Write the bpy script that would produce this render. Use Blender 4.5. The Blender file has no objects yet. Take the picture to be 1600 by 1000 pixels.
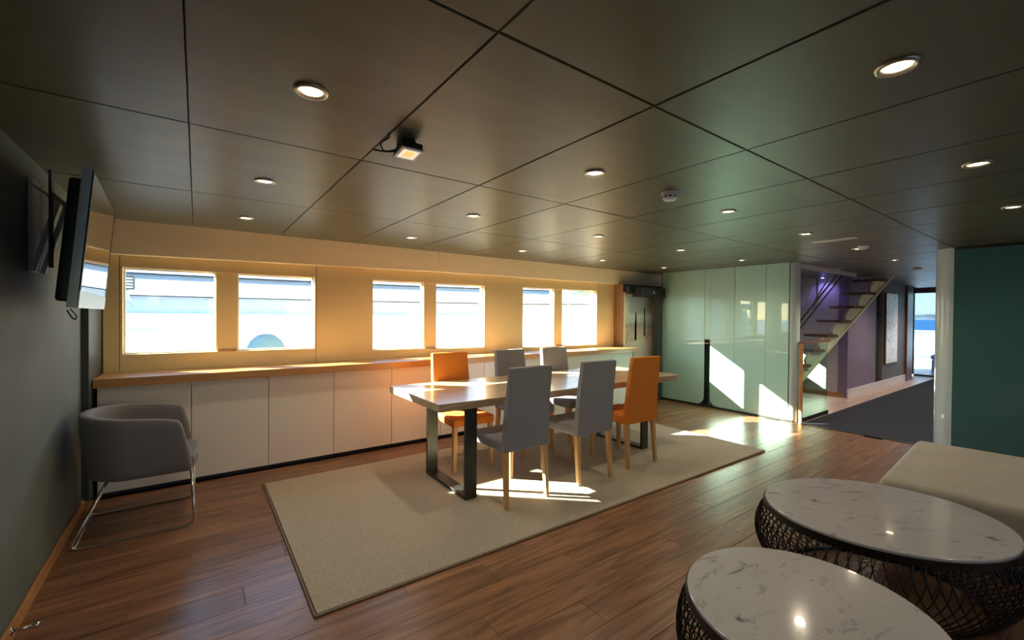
import bpy, bmesh, math, random
from mathutils import Vector, Matrix
random.seed(7)
PI = math.pi
S = bpy.context.scene
COL = S.collection

# ------------------------------------------------------------------ camera
F_PX, YAW, PITCH, ROLL, EYE = 675.95, 0.94145, -0.01026, 0.00808, 1.4
F = Vector((math.cos(YAW)*math.cos(PITCH), math.sin(YAW)*math.cos(PITCH), math.sin(PITCH)))
R0 = Vector((math.sin(YAW), -math.cos(YAW), 0)); U0 = R0.cross(F)
Rv = math.cos(ROLL)*R0+math.sin(ROLL)*U0; Uv = -math.sin(ROLL)*R0+math.cos(ROLL)*U0
cd = bpy.data.cameras.new('camera'); cam = bpy.data.objects.new('camera', cd); COL.objects.link(cam)
cd.sensor_width = 36; cd.lens = F_PX*36/1600; cd.clip_start = .02; cd.clip_end = 3000
M = Matrix((Rv, Uv, -F)).transposed().to_4x4(); M.translation = Vector((0, 0, EYE)); cam.matrix_world = M
S.camera = cam

# ------------------------------------------------------------------ light
SUN_DIR = Vector((1, -.92, -.598)).normalized()          # the way the sunlight travels
W = bpy.data.worlds.new('sky'); S.world = W; W.use_nodes = True
nt = W.node_tree; nt.nodes.clear()
wo = nt.nodes.new('ShaderNodeOutputWorld'); bg = nt.nodes.new('ShaderNodeBackground'); sk = nt.nodes.new('ShaderNodeTexSky')
sk.sky_type = 'NISHITA'; sk.sun_disc = False; sk.sun_elevation = math.radians(23.7)
sk.sun_rotation = math.atan2(-SUN_DIR.x, -SUN_DIR.y); sk.air_density = 1.0; sk.dust_density = .4; sk.ozone_density = 2.0
nt.links.new(sk.outputs[0], bg.inputs[0]); nt.links.new(bg.outputs[0], wo.inputs[0]); bg.inputs[1].default_value = 1.0
sl = bpy.data.lights.new('sun', 'SUN'); so = bpy.data.objects.new('sun', sl); COL.objects.link(so)
sl.energy = 78; sl.angle = math.radians(.6); sl.color = (1, .905, .74)
so.rotation_euler = SUN_DIR.to_track_quat('-Z', 'Y').to_euler(); so.location = (-6, 10, 8)
S.view_settings.view_transform = 'Standard'; S.view_settings.look = 'None'
S.view_settings.exposure = 0.45; S.view_settings.gamma = 1; S.view_settings.use_curve_mapping = False
LAMP_W = 16.0      # watts of each ceiling downlight

# ------------------------------------------------------------------ materials
def mat(name, col, rough=.5, metal=0, spec=.5, coat=0, coat_r=.03, var=0, vscale=(5, 5, 5), bump=0, bscale=60, emit=None, es=0, sheen=0, rnd=0, coords='Object', detail=4, dist=0):
    m = bpy.data.materials.new(name); m.use_nodes = True
    n = m.node_tree.nodes; L = m.node_tree.links; b = n['Principled BSDF']
    b.inputs['Base Color'].default_value = (*col, 1); b.inputs['Roughness'].default_value = rough
    b.inputs['Metallic'].default_value = metal; b.inputs['Specular IOR Level'].default_value = spec
    b.inputs['Coat Weight'].default_value = coat; b.inputs['Coat Roughness'].default_value = coat_r
    if sheen: b.inputs['Sheen Weight'].default_value = sheen
    if emit: b.inputs['Emission Color'].default_value = (*emit, 1); b.inputs['Emission Strength'].default_value = es
    tc = n.new('ShaderNodeTexCoord'); src = tc.outputs[coords]
    if rnd:
        oi = n.new('ShaderNodeObjectInfo'); va = n.new('ShaderNodeVectorMath'); va.operation = 'ADD'
        sc = n.new('ShaderNodeMath'); sc.operation = 'MULTIPLY'; sc.inputs[1].default_value = 37
        L.new(oi.outputs['Random'], sc.inputs[0]); L.new(src, va.inputs[0]); L.new(sc.outputs[0], va.inputs[1]); src = va.outputs[0]
    if var or rnd:
        mp = n.new('ShaderNodeMapping'); mp.inputs['Scale'].default_value = vscale; L.new(src, mp.inputs[0])
        no = n.new('ShaderNodeTexNoise'); no.inputs['Scale'].default_value = 1; no.inputs['Detail'].default_value = detail; no.inputs['Distortion'].default_value = dist
        L.new(mp.outputs[0], no.inputs['Vector'])
        mr = n.new('ShaderNodeMapRange'); mr.inputs[1].default_value = .3; mr.inputs[2].default_value = .7
        mr.inputs[3].default_value = 1-var; mr.inputs[4].default_value = 1+var; L.new(no.outputs[0], mr.inputs[0]); f = mr.outputs[0]
        if rnd:
            m2 = n.new('ShaderNodeMapRange'); m2.inputs[3].default_value = 1-rnd; m2.inputs[4].default_value = 1+rnd
            L.new(oi.outputs['Random'], m2.inputs[0]); mm = n.new('ShaderNodeMath'); mm.operation = 'MULTIPLY'
            L.new(f, mm.inputs[0]); L.new(m2.outputs[0], mm.inputs[1]); f = mm.outputs[0]
        vm = n.new('ShaderNodeVectorMath'); vm.operation = 'SCALE'; vm.inputs[0].default_value = col; L.new(f, vm.inputs['Scale'])
        L.new(vm.outputs[0], b.inputs['Base Color'])
    if bump:
        nb = n.new('ShaderNodeTexNoise'); nb.inputs['Scale'].default_value = bscale; nb.inputs['Detail'].default_value = 3
        L.new(src, nb.inputs['Vector']); bu = n.new('ShaderNodeBump'); bu.inputs['Strength'].default_value = bump; bu.inputs['Distance'].default_value = .004
        L.new(nb.outputs[0], bu.inputs['Height']); L.new(bu.outputs[0], b.inputs['Normal'])
    return m

def wood(name, c1, c2, rough=.4, scale=(1.2, 14, 14), rnd=.0, coat=0, dist=1.5, bump=.15):
    m = bpy.data.materials.new(name); m.use_nodes = True
    n = m.node_tree.nodes; L = m.node_tree.links; b = n['Principled BSDF']
    b.inputs['Roughness'].default_value = rough; b.inputs['Coat Weight'].default_value = coat; b.inputs['Coat Roughness'].default_value = .15
    tc = n.new('ShaderNodeTexCoord'); oi = n.new('ShaderNodeObjectInfo')
    sc = n.new('ShaderNodeMath'); sc.operation = 'MULTIPLY'; sc.inputs[1].default_value = 53; L.new(oi.outputs['Random'], sc.inputs[0])
    va = n.new('ShaderNodeVectorMath'); va.operation = 'ADD'; L.new(tc.outputs['Object'], va.inputs[0]); L.new(sc.outputs[0], va.inputs[1])
    mp = n.new('ShaderNodeMapping'); mp.inputs['Scale'].default_value = scale; L.new(va.outputs[0], mp.inputs[0])
    no = n.new('ShaderNodeTexNoise'); no.inputs['Scale'].default_value = 1.4; no.inputs['Detail'].default_value = 7
    no.inputs['Roughness'].default_value = .62; no.inputs['Distortion'].default_value = dist; L.new(mp.outputs[0], no.inputs['Vector'])
    cr = n.new('ShaderNodeValToRGB'); cr.color_ramp.elements[0].position = .32; cr.color_ramp.elements[0].color = (*c1, 1)
    cr.color_ramp.elements[1].position = .68; cr.color_ramp.elements[1].color = (*c2, 1); L.new(no.outputs[0], cr.inputs[0]); out = cr.outputs[0]
    if rnd:
        m2 = n.new('ShaderNodeMapRange'); m2.inputs[3].default_value = 1-rnd; m2.inputs[4].default_value = 1+rnd; L.new(oi.outputs['Random'], m2.inputs[0])
        vm = n.new('ShaderNodeVectorMath'); vm.operation = 'SCALE'; L.new(out, vm.inputs[0]); L.new(m2.outputs[0], vm.inputs['Scale']); out = vm.outputs[0]
    L.new(out, b.inputs['Base Color'])
    bu = n.new('ShaderNodeBump'); bu.inputs['Strength'].default_value = bump; bu.inputs['Distance'].default_value = .002
    L.new(no.outputs[0], bu.inputs['Height']); L.new(bu.outputs[0], b.inputs['Normal'])
    return m

def glass_mat(name, tint=(1, 1, 1), gloss=.06):
    m = bpy.data.materials.new(name); m.use_nodes = True
    n = m.node_tree.nodes; L = m.node_tree.links; n.clear()
    o = n.new('ShaderNodeOutputMaterial'); mx = n.new('ShaderNodeMixShader'); t = n.new('ShaderNodeBsdfTransparent'); g = n.new('ShaderNodeBsdfGlossy')
    fr = n.new('ShaderNodeFresnel'); fr.inputs[0].default_value = 1.45
    t.inputs[0].default_value = (*tint, 1); g.inputs['Roughness'].default_value = .01
    ge = n.new('ShaderNodeNewGeometry'); iv = n.new('ShaderNodeMath'); iv.operation = 'SUBTRACT'; iv.inputs[0].default_value = 1; L.new(ge.outputs['Backfacing'], iv.inputs[1])
    mu = n.new('ShaderNodeMath'); mu.operation = 'MULTIPLY'; L.new(fr.outputs[0], mu.inputs[0]); L.new(iv.outputs[0], mu.inputs[1])   # no second reflection at the pane's back face
    L.new(mu.outputs[0], mx.inputs[0]); L.new(t.outputs[0], mx.inputs[1]); L.new(g.outputs[0], mx.inputs[2]); L.new(mx.outputs[0], o.inputs[0])
    return m

M_ = {}
M_['ceil'] = mat('dark_ceiling_panel', (.108, .112, .078), .40, var=.12, vscale=(2, 9, 2), bump=.05, bscale=25, rnd=.05, spec=.5)
M_['ceil_back'] = mat('ceiling_void', (.012, .011, .01), .9)
M_['floor'] = wood('floor_plank_wood', (.095, .046, .024), (.30, .148, .074), .31, (1.0, 11, 11), rnd=.14)
M_['floor_base'] = mat('floor_base', (.02, .012, .008), .9)
M_['hallwood'] = wood('hall_plank_wood', (.42, .30, .25), (.60, .46, .40), .35, (1, 12, 12), rnd=.05)
M_['wallgrey'] = mat('dark_grey_wall_covering', (.115, .13, .12), .75, var=.12, vscale=(3, 3, 3), bump=.35, bscale=220)
M_['cream'] = mat('cream_laminate', (.84, .66, .33), .45, var=.03, vscale=(1, 1, 1))
M_['cream2'] = mat('cream_coving', (.86, .73, .50), .5, var=.03, vscale=(1, 1, 1))
M_['whitecab'] = mat('white_cabinet_lacquer', (.76, .71, .65), .42, var=.02, vscale=(2, 2, 2))
M_['plinth'] = mat('dark_plinth', (.03, .035, .05), .5)
M_['counter'] = wood('counter_wood', (.36, .16, .05), (.55, .27, .09), .35, (.8, 14, 14), coat=.3)
M_['basewood'] = wood('baseboard_wood', (.36, .17, .06), (.50, .26, .10), .4, (14, .8, 14))
M_['frame'] = mat('white_window_frame', (.82, .80, .76), .4)
M_['glass'] = glass_mat('window_glass', (.84, .87, .87))
M_['tint'] = glass_mat('view_dimming_glass', (.29, .36, .43))  # filter added to darken and cool the view outside
M_['clear'] = glass_mat('greenish_clear_glass', (.72, .88, .80))
M_['tabletop'] = wood('oak_tabletop', (.30, .19, .10), (.60, .45, .27), .28, (1.1, 16, 16), coat=.35)
M_['steel'] = mat('dark_steel', (.07, .08, .075), .32, metal=.85, var=.25, vscale=(8, 8, 8))
M_['rug'] = mat('beige_woven_rug', (.40, .35, .275), .95, var=.14, vscale=(90, 90, 20), bump=.8, bscale=260, spec=.1)
M_['rugedge'] = mat('rug_binding', (.22, .16, .11), .9)
M_['greyfab'] = mat('grey_chair_fabric', (.235, .225, .245), .85, var=.06, vscale=(150, 150, 150), bump=.3, bscale=400, sheen=.15)
M_['orangefab'] = mat('orange_chair_fabric', (.66, .19, .014), .75, var=.06, vscale=(120, 120, 120), bump=.25, bscale=350)
M_['chairleg'] = wood('oak_chair_leg', (.45, .25, .09), (.66, .40, .17), .4, (16, 16, 1.2))
M_['armfab'] = mat('taupe_armchair_fabric', (.165, .15, .155), .88, var=.06, vscale=(120, 120, 120), bump=.3, bscale=400, sheen=.15)
M_['chrome'] = mat('chrome', (.62, .60, .58), .18, metal=1)
M_['silver'] = mat('silver_plastic', (.45, .54, .54), .35, metal=.3)
M_['black'] = mat('black_plastic', (.012, .014, .018), .4)
M_['screen'] = mat('glossy_tv_screen', (.012, .014, .014), .035, spec=.9, coat=1, coat_r=.01)
M_['mount'] = mat('grey_painted_steel', (.5, .55, .56), .45)
M_['frost'] = mat('frosted_green_glass', (.43, .73, .62), .36, coat=1, coat_r=.012, spec=.6)
M_['frostedge'] = mat('pale_glass_edge', (.62, .74, .74), .3, coat=1, coat_r=.02)
M_['teal'] = mat('teal_back_painted_glass', (.05, .15, .15), .25, coat=1, coat_r=.02)
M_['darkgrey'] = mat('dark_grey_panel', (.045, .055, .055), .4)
M_['brownpan'] = mat('brown_panel', (.30, .19, .10), .5)
M_['carpet'] = mat('dark_hall_carpet', (.035, .038, .052), .95, var=.15, vscale=(120, 120, 20), bump=.5, bscale=300, spec=.1)
M_['hallwhite'] = mat('hall_grey_wall', (.50, .48, .49), .6)
M_['lilac'] = mat('lilac_hall_wall', (.215, .165, .27), .6, var=.05)
M_['slate'] = mat('slate_hall_wall', (.15, .135, .15), .6, var=.05)
M_['skirt'] = mat('white_skirting', (.72, .68, .74), .35)
M_['dkwood'] = wood('dark_stair_wood', (.10, .04, .022), (.20, .085, .045), .35, (1, 12, 12))
M_['stringer'] = mat('pale_stair_steel', (.80, .84, .66), .4)
M_['railwood'] = wood('rail_wood', (.42, .19, .06), (.60, .32, .12), .35, (8, 8, 2))
M_['ottoman'] = mat('beige_ottoman_leather', (.42, .385, .31), .62, var=.06, vscale=(4, 4, 4), bump=.15, bscale=180)
M_['wire'] = mat('bronze_black_wire', (.022, .02, .016), .38, metal=.6)
M_['white'] = mat('white_plastic', (.90, .92, .90), .4)
M_['nickel'] = mat('brushed_nickel_trim', (.52, .46, .38), .3, metal=.9)
M_['lens'] = mat('lit_downlight_lens', (.9, .8, .6), .4, emit=(1, .80, .50), es=14)
M_['led'] = mat('violet_led', (.3, .3, 1), .4, emit=(.30, .28, 1), es=9)
M_['boat'] = mat('white_boat_gelcoat', (.66, .68, .70), .25, coat=.5, var=.02)
M_['boatshade'] = mat('boat_shade_blue', (.36, .46, .60), .3)  # bluish shade on the stepped white side, put into the colour
M_['fender'] = mat('grey_green_dome', (.12, .21, .23), .5)
M_['sea'] = mat('sea_water', (.05, .17, .34), .5, spec=.15, bump=.6, bscale=.7, coords='Object')
M_['hill'] = mat('hazy_hill', (.13, .15, .16), .95, var=.3, vscale=(.02, .02, .05))
M_['deck'] = mat('pale_aft_deck', (.60, .56, .48), .6, var=.06, vscale=(3, 3, 3))
M_['cushion'] = mat('white_deck_cushion', (.78, .78, .76), .7)

def marble():
    m = bpy.data.materials.new('white_veined_marble'); m.use_nodes = True
    n = m.node_tree.nodes; L = m.node_tree.links; b = n['Principled BSDF']; b.inputs['Roughness'].default_value = .12; b.inputs['Coat Weight'].default_value = .6
    b.inputs['Coat Roughness'].default_value = .02
    tc = n.new('ShaderNodeTexCoord'); mp = n.new('ShaderNodeMapping'); mp.inputs['Rotation'].default_value = (0, 0, .5); mp.inputs['Scale'].default_value = (3.2, 7.5, 3)
    L.new(tc.outputs['Object'], mp.inputs[0])
    a = n.new('ShaderNodeTexNoise'); a.inputs['Scale'].default_value = 2.6; a.inputs['Detail'].default_value = 9; a.inputs['Roughness'].default_value = .62; a.inputs['Distortion'].default_value = .7
    c = n.new('ShaderNodeTexNoise'); c.inputs['Scale'].default_value = 1.5; c.inputs['Detail'].default_value = 3
    L.new(mp.outputs[0], a.inputs['Vector']); L.new(tc.outputs['Object'], c.inputs['Vector'])
    r = n.new('ShaderNodeValToRGB'); e = r.color_ramp.elements
    e[0].position = .28; e[0].color = (.12, .12, .13, 1); e[1].position = .43; e[1].color = (.50, .485, .48, 1)
    x = r.color_ramp.elements.new(.355); x.color = (.37, .36, .36, 1)
    L.new(a.outputs[0], r.inputs[0])
    r2 = n.new('ShaderNodeMapRange'); r2.inputs[1].default_value = .3; r2.inputs[2].default_value = .7; r2.inputs[3].default_value = .9; r2.inputs[4].default_value = 1.12
    L.new(c.outputs[0], r2.inputs[0]); v = n.new('ShaderNodeVectorMath'); v.operation = 'SCALE'; L.new(r.outputs[0], v.inputs[0]); L.new(r2.outputs[0], v.inputs['Scale'])
    L.new(v.outputs[0], b.inputs['Base Color']); return m
M_['marble'] = marble()

def picture_mat(name, stops, axis='Z', noise=.1, scale=6, zmul=1.0, zoff=0.0):
    m = bpy.data.materials.new(name); m.use_nodes = True
    n = m.node_tree.nodes; L = m.node_tree.links; b = n['Principled BSDF']; b.inputs['Roughness'].default_value = .35
    tc = n.new('ShaderNodeTexCoord'); sp = n.new('ShaderNodeSeparateXYZ'); L.new(tc.outputs['Object'], sp.inputs[0])
    no = n.new('ShaderNodeTexNoise'); no.inputs['Scale'].default_value = scale; no.inputs['Detail'].default_value = 6; no.inputs['Distortion'].default_value = 1.2
    L.new(tc.outputs['Object'], no.inputs['Vector'])
    mm = n.new('ShaderNodeMath'); mm.operation = 'MULTIPLY_ADD'; L.new(sp.outputs[axis], mm.inputs[0]); mm.inputs[1].default_value = zmul; mm.inputs[2].default_value = zoff
    m2 = n.new('ShaderNodeMath'); m2.operation = 'MULTIPLY_ADD'; L.new(no.outputs[0], m2.inputs[0]); m2.inputs[1].default_value = noise; L.new(mm.outputs[0], m2.inputs[2])
    r = n.new('ShaderNodeValToRGB'); e = r.color_ramp.elements
    e[0].position = stops[0][0]; e[0].color = (*stops[0][1], 1); e[1].position = stops[-1][0]; e[1].color = (*stops[-1][1], 1)
    for p, c in stops[1:-1]:
        x = e.new(p); x.color = (*c, 1)
    L.new(m2.outputs[0], r.inputs[0]); L.new(r.outputs[0], b.inputs['Base Color']); return m

# ------------------------------------------------------------------ mesh helpers
def add_box(bm, x0, x1, y0, y1, z0, z1, mtx=None):
    vs = [bm.verts.new(v) for v in ((x0, y0, z0), (x1, y0, z0), (x1, y1, z0), (x0, y1, z0), (x0, y0, z1), (x1, y0, z1), (x1, y1, z1), (x0, y1, z1))]
    for f in ((0, 3, 2, 1), (4, 5, 6, 7), (0, 1, 5, 4), (1, 2, 6, 5), (2, 3, 7, 6), (3, 0, 4, 7)):
        bm.faces.new([vs[i] for i in f])
    if mtx is not None: bmesh.ops.transform(bm, matrix=mtx, verts=vs)
    return vs

def add_prism(bm, pts, axis, a0, a1):
    """polygon pts (2-D) extruded along axis from a0 to a1"""
    def P(p, a): return {'x': (a, p[0], p[1]), 'y': (p[0], a, p[1]), 'z': (p[0], p[1], a)}[axis]
    A = [bm.verts.new(P(p, a0)) for p in pts]; B = [bm.verts.new(P(p, a1)) for p in pts]
    bm.faces.new(A); bm.faces.new(B[::-1])
    for i in range(len(pts)):
        j = (i+1) % len(pts); bm.faces.new((A[i], B[i], B[j], A[j]))

def add_tube(bm, pts, r, n=8, closed=False, cap=True):
    pts = [Vector(p) for p in pts]; rings = []
    N = len(pts); up = None
    rr = r if isinstance(r, (list, tuple)) else [r]*N
    for i, p in enumerate(pts):
        if closed: d = pts[(i+1) % N]-pts[i-1]
        else: d = pts[min(i+1, N-1)]-pts[max(i-1, 0)]
        d.normalize()
        if up is None:
            up = Vector((0, 0, 1)) if abs(d.z) < .9 else Vector((1, 0, 0))
        a = d.cross(up); a.normalize(); b = a.cross(d); up = b
        rings.append([bm.verts.new(p+rr[i]*(math.cos(2*PI*k/n)*a+math.sin(2*PI*k/n)*b)) for k in range(n)])
    for i in range(N if closed else N-1):
        A, B = rings[i], rings[(i+1) % N]
        for k in range(n):
            bm.faces.new((A[k], A[(k+1) % n], B[(k+1) % n], B[k]))
    if cap and not closed:
        bm.faces.new(rings[0][::-1]); bm.faces.new(rings[-1])

def add_lathe(bm, prof, n=40, sx=1, sy=1, cx=0, cy=0):
    rings = []
    for r, z in prof:
        if r < 1e-6: rings.append([bm.verts.new((cx, cy, z))])
        else: rings.append([bm.verts.new((cx+r*sx*math.cos(2*PI*k/n), cy+r*sy*math.sin(2*PI*k/n), z)) for k in range(n)])
    for A, B in zip(rings, rings[1:]):
        for k in range(n):
            j = (k+1) % n
            if len(A) == 1 and len(B) == 1: continue
            if len(A) == 1: bm.faces.new((A[0], B[j], B[k]))
            elif len(B) == 1: bm.faces.new((A[k], A[j], B[0]))
            else: bm.faces.new((A[k], A[j], B[j], B[k]))

def round_path(pts, r, n=5):
    """polyline with rounded corners"""
    pts = [Vector(p) for p in pts]; out = [pts[0]]
    for a, b, c in zip(pts, pts[1:], pts[2:]):
        u = (a-b).normalized(); v = (c-b).normalized(); rr = min(r, (a-b).length*.45, (c-b).length*.45)
        p, q = b+u*rr, b+v*rr
        for k in range(n+1):
            t = k/n; out.append((1-t)**2*p+2*t*(1-t)*b+t*t*q)
    out.append(pts[-1]); return out

def obj(name, bm, m, parent=None, bevel=0, seg=2, smooth=False, subsurf=0, loc=None):
    bmesh.ops.recalc_face_normals(bm, faces=bm.faces[:])
    me = bpy.data.meshes.new(name); bm.to_mesh(me); bm.free()
    o = bpy.data.objects.new(name, me); COL.objects.link(o)
    if m is not None: me.materials.append(M_[m] if isinstance(m, str) else m)
    if parent is not None: o.parent = parent
    if loc: o.location = loc
    if smooth:
        for p in me.polygons: p.use_smooth = True
    if bevel:
        b = o.modifiers.new('bevel', 'BEVEL'); b.width = bevel; b.segments = seg; b.limit_method = 'ANGLE'; b.angle_limit = math.radians(35)
        for p in me.polygons: p.use_smooth = True
        w = o.modifiers.new('wn', 'WEIGHTED_NORMAL'); w.keep_sharp = True
    if subsurf:
        s = o.modifiers.new('sub', 'SUBSURF'); s.levels = subsurf; s.render_levels = subsurf
    return o

def box(name, x0, x1, y0, y1, z0, z1, m, parent=None, bevel=0, seg=2, mtx=None):
    bm = bmesh.new(); add_box(bm, x0, x1, y0, y1, z0, z1, mtx); return obj(name, bm, m, parent, bevel, seg)

def tag(o, label, cat, group=None, kind=None):
    o['label'] = label; o['category'] = cat
    if group: o['group'] = group
    if kind: o['kind'] = kind
    return o
def thing(name, label, cat, loc=(0, 0, 0), rz=0, group=None):
    o = bpy.data.objects.new(name, None); COL.objects.link(o); o.location = loc; o.rotation_euler = (0, 0, rz); o.empty_display_size = .1
    return tag(o, label, cat, group)
def structure(o): o['kind'] = 'structure'; return o
def dup(root, loc=None, rz=None, label=None, group=None, swap=None):
    def cp(o, par):
        c = o.copy(); COL.objects.link(c)
        if par is not None: c.parent = par
        if swap and c.type == 'MESH' and c.data.materials and c.data.materials[0] in swap:
            key = (c.data.name, swap[c.data.materials[0]].name)
            if key not in _sw:
                d = c.data.copy(); d.materials[0] = swap[c.data.materials[0]]; _sw[key] = d
            c.data = _sw[key]
        for ch in [k for k in kids[o.name]]: cp(ch, c)
        return c
    kids = {}
    def walk(o):
        kids[o.name] = list(o.children)
        for k in o.children: walk(k)
    walk(root); r = cp(root, None)
    if loc is not None: r.location = loc
    if rz is not None: r.rotation_euler = (0, 0, rz)
    if label: r['label'] = label
    if group: r['group'] = group
    return r
_sw = {}

# ================================================================== SETTING
H = 2.15; XL = -.66; YW = 4.80; YB = -3.2; XG = 6.42; XE = 14.3
# ---- floor
fl = structure(box('floor', -.76, 6.46, YB-.1, 4.95, -.12, -.012, 'floor_base'))
cache = {}
PW, PL = .181, 1.33
def plank_mesh(L):
    k = round(L, 3)
    if k not in cache:
        bm = bmesh.new(); add_box(bm, -L/2+.0006, L/2-.0006, -PW/2+.0007, PW/2-.0007, -.012, 0)
        bmesh.ops.bevel(bm, geom=[e for e in bm.edges if e.verts[0].co.z > -.001 and e.verts[1].co.z > -.001], offset=.0012, segments=1, affect='EDGES')
        me = bpy.data.meshes.new('floor_plank'); bm.to_mesh(me); bm.free(); me.materials.append(M_['floor']); cache[k] = me
    return cache[k]
y = YB+PW/2; row = 0
while y < 4.46:
    x = XL-.02-[0, .46, .91, .23, .68, 1.12][row % 6]
    while x < 6.44:
        a, b = max(x, XL-.02), min(x+PL, 6.44)
        if b-a > .06:
            o = bpy.data.objects.new('floor_plank', plank_mesh(b-a)); COL.objects.link(o); o.location = ((a+b)/2, y, 0); o.parent = fl
        x += PL
    y += PW; row += 1
# hall floor
hf = structure(box('floor_hall', 6.46, 16.2, -.2, 6.2, -.12, -.012, 'floor_base'))
for j in range(12):
    yy = 2.36+.18*j+.09
    for i in range(4):
        bm = bmesh.new(); add_box(bm, -1.2+.001, 1.2-.001, -.089, .089, -.012, 0)
        o = obj('floor_plank', bm, 'hallwood', hf, loc=(7.66+2.4*i, yy, 0)); 
hc = tag(box('hall_carpet', 6.47, 14.25, .82, 2.355, -.012, .006, 'carpet', bevel=.003), 'dark charcoal carpet runner covering the hall floor beyond the glass screens', 'carpet')
structure(box('trim_1', 6.44, 6.47, .95, 2.36, -.01, .008, 'steel', bevel=.002))

# ---- ceiling
ce = structure(box('ceiling', -.8, 14.4, YB-.1, 5.0, H+.016, H+.12, 'ceil_back'))
gx0, gdx, gy0, gdy = -.027, .6714, .957, 1.186
pm = {}
def panel(xa, xb, ya, yb):
    g = .0022; w, l = xb-xa-2*g, yb-ya-2*g; k = (round(w, 3), round(l, 3))
    if k not in pm:
        bm = bmesh.new(); add_box(bm, -w/2, w/2, -l/2, l/2, 0, .014)
        bmesh.ops.bevel(bm, geom=[e for e in bm.edges if e.verts[0].co.z < .001 and e.verts[1].co.z < .001], offset=.003, segments=2, affect='EDGES')
        me = bpy.data.meshes.new('ceiling_panel'); bm.to_mesh(me); bm.free(); me.materials.append(M_['ceil']); pm[k] = me
    o = bpy.data.objects.new('ceiling_panel', pm[k]); COL.objects.link(o); o.parent = ce
    o.location = ((xa+xb)/2, (ya+yb)/2, H+random.uniform(-.0008, .0012))
rows = [YB, gy0-3*gdy, gy0-2*gdy, gy0-gdy, gy0, gy0+gdy, gy0+2*gdy, 4.74]
rows = [YB]+[r for r in rows[1:] if r > YB+.2]
for i in range(-1, 22):
    xa, xb = gx0+i*gdx, gx0+(i+1)*gdx
    xa = max(xa, -.74); xb = min(xb, XE)
    for ya, yb in zip(rows, rows[1:]): panel(xa, xb, ya, yb)
box('ceiling_edge', -.74, XG+.4, 4.70, 4.74, H-.022, H+.002, 'ceil_back', ce)

# ---- left wall (slightly skewed) with oak baseboard
wl = structure(obj('wall_left', (lambda bm: (add_prism(bm, [(-.70, YB-.1), (-.655, YB-.1) if False else (-.60, YB-.1), (-.665, 4.27), (-.70, 4.27), (-.85, 4.27), (-.85, YB-.1)], 'z', -.01, H+.02), bm)[1])(bmesh.new()), 'wallgrey'))
bb = structure(obj('baseboard_left', (lambda bm: (add_prism(bm, [(-.60, YB), (-.585, YB), (-.648, 4.27), (-.663, 4.27)], 'z', 0, .065), bm)[1])(bmesh.new()), 'basewood', bevel=.003))
# dark return between the left wall and the cupboards
structure(box('wall_corner', -.85, -.625, 4.272, 4.95, -.01, H+.02, 'darkgrey'))
structure(box('baseboard_corner', -.648, -.60, 4.255, 4.27, 0, .05, 'basewood', bevel=.002))

# ---- window wall
WIN = [(-.50, .142, 1.048, 1.775), (.31, .98, 1.046, 1.775), (1.58, 2.20, 1.0, 1.785), (2.363, 3.05, .985, 1.787), (3.68, 4.28, .953, 1.80), (4.44, 5.17, .95, 1.806)]
def holed(bm, x0, x1, y0, y1, z0, z1, holes):
    xs = sorted({x0, x1, *[h[0] for h in holes if x0 < h[0] < x1], *[h[1] for h in holes if x0 < h[1] < x1]})
    for a, b in zip(xs, xs[1:]):
        c = (a+b)/2; hs = [h for h in holes if h[0] < c < h[1]]
        if hs:
            h = hs[0]; add_box(bm, a, b, y0, y1, z0, h[2]); add_box(bm, a, b, y0, y1, h[3], z1)
        else: add_box(bm, a, b, y0, y1, z0, z1)
HWIN = (7.15, 7.85, 1.30, 1.74)
bm = bmesh.new(); holed(bm, -.70, 14.4, YW+.022, YW+.12, -.01, H+.1, WIN+[HWIN])
wb = structure(obj('wall_back', bm, 'cream'))
PAIR = [(-.515, .992, 1.03, 1.79), (1.565, 3.06, .975, 1.80), (3.665, 5.185, .938, 1.82)]
seams = [-.62, -.518, .995, 3.063, 5.188, 5.59]
for a, b in zip(seams, seams[1:]):
    bm = bmesh.new(); ho = []
    for w0, w1 in ((0, 1), (2, 3), (4, 5)):
        h = (WIN[w0][0], WIN[w1][1], min(WIN[w0][2], WIN[w1][2]), max(WIN[w0][3], WIN[w1][3]))
        if a < (h[0]+h[1])/2 < b:
            zs = [(WIN[w0][0], (WIN[w0][1]+WIN[w1][0])/2, WIN[w0][2], WIN[w0][3]), ((WIN[w0][1]+WIN[w1][0])/2, WIN[w1][1], WIN[w1][2], WIN[w1][3])]
            ho += zs
    holed(bm, a+.0025, b-.0025, YW, YW+.022, .88, 2.02, ho)
    obj('wall_panel', bm, 'cream', wb)
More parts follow.
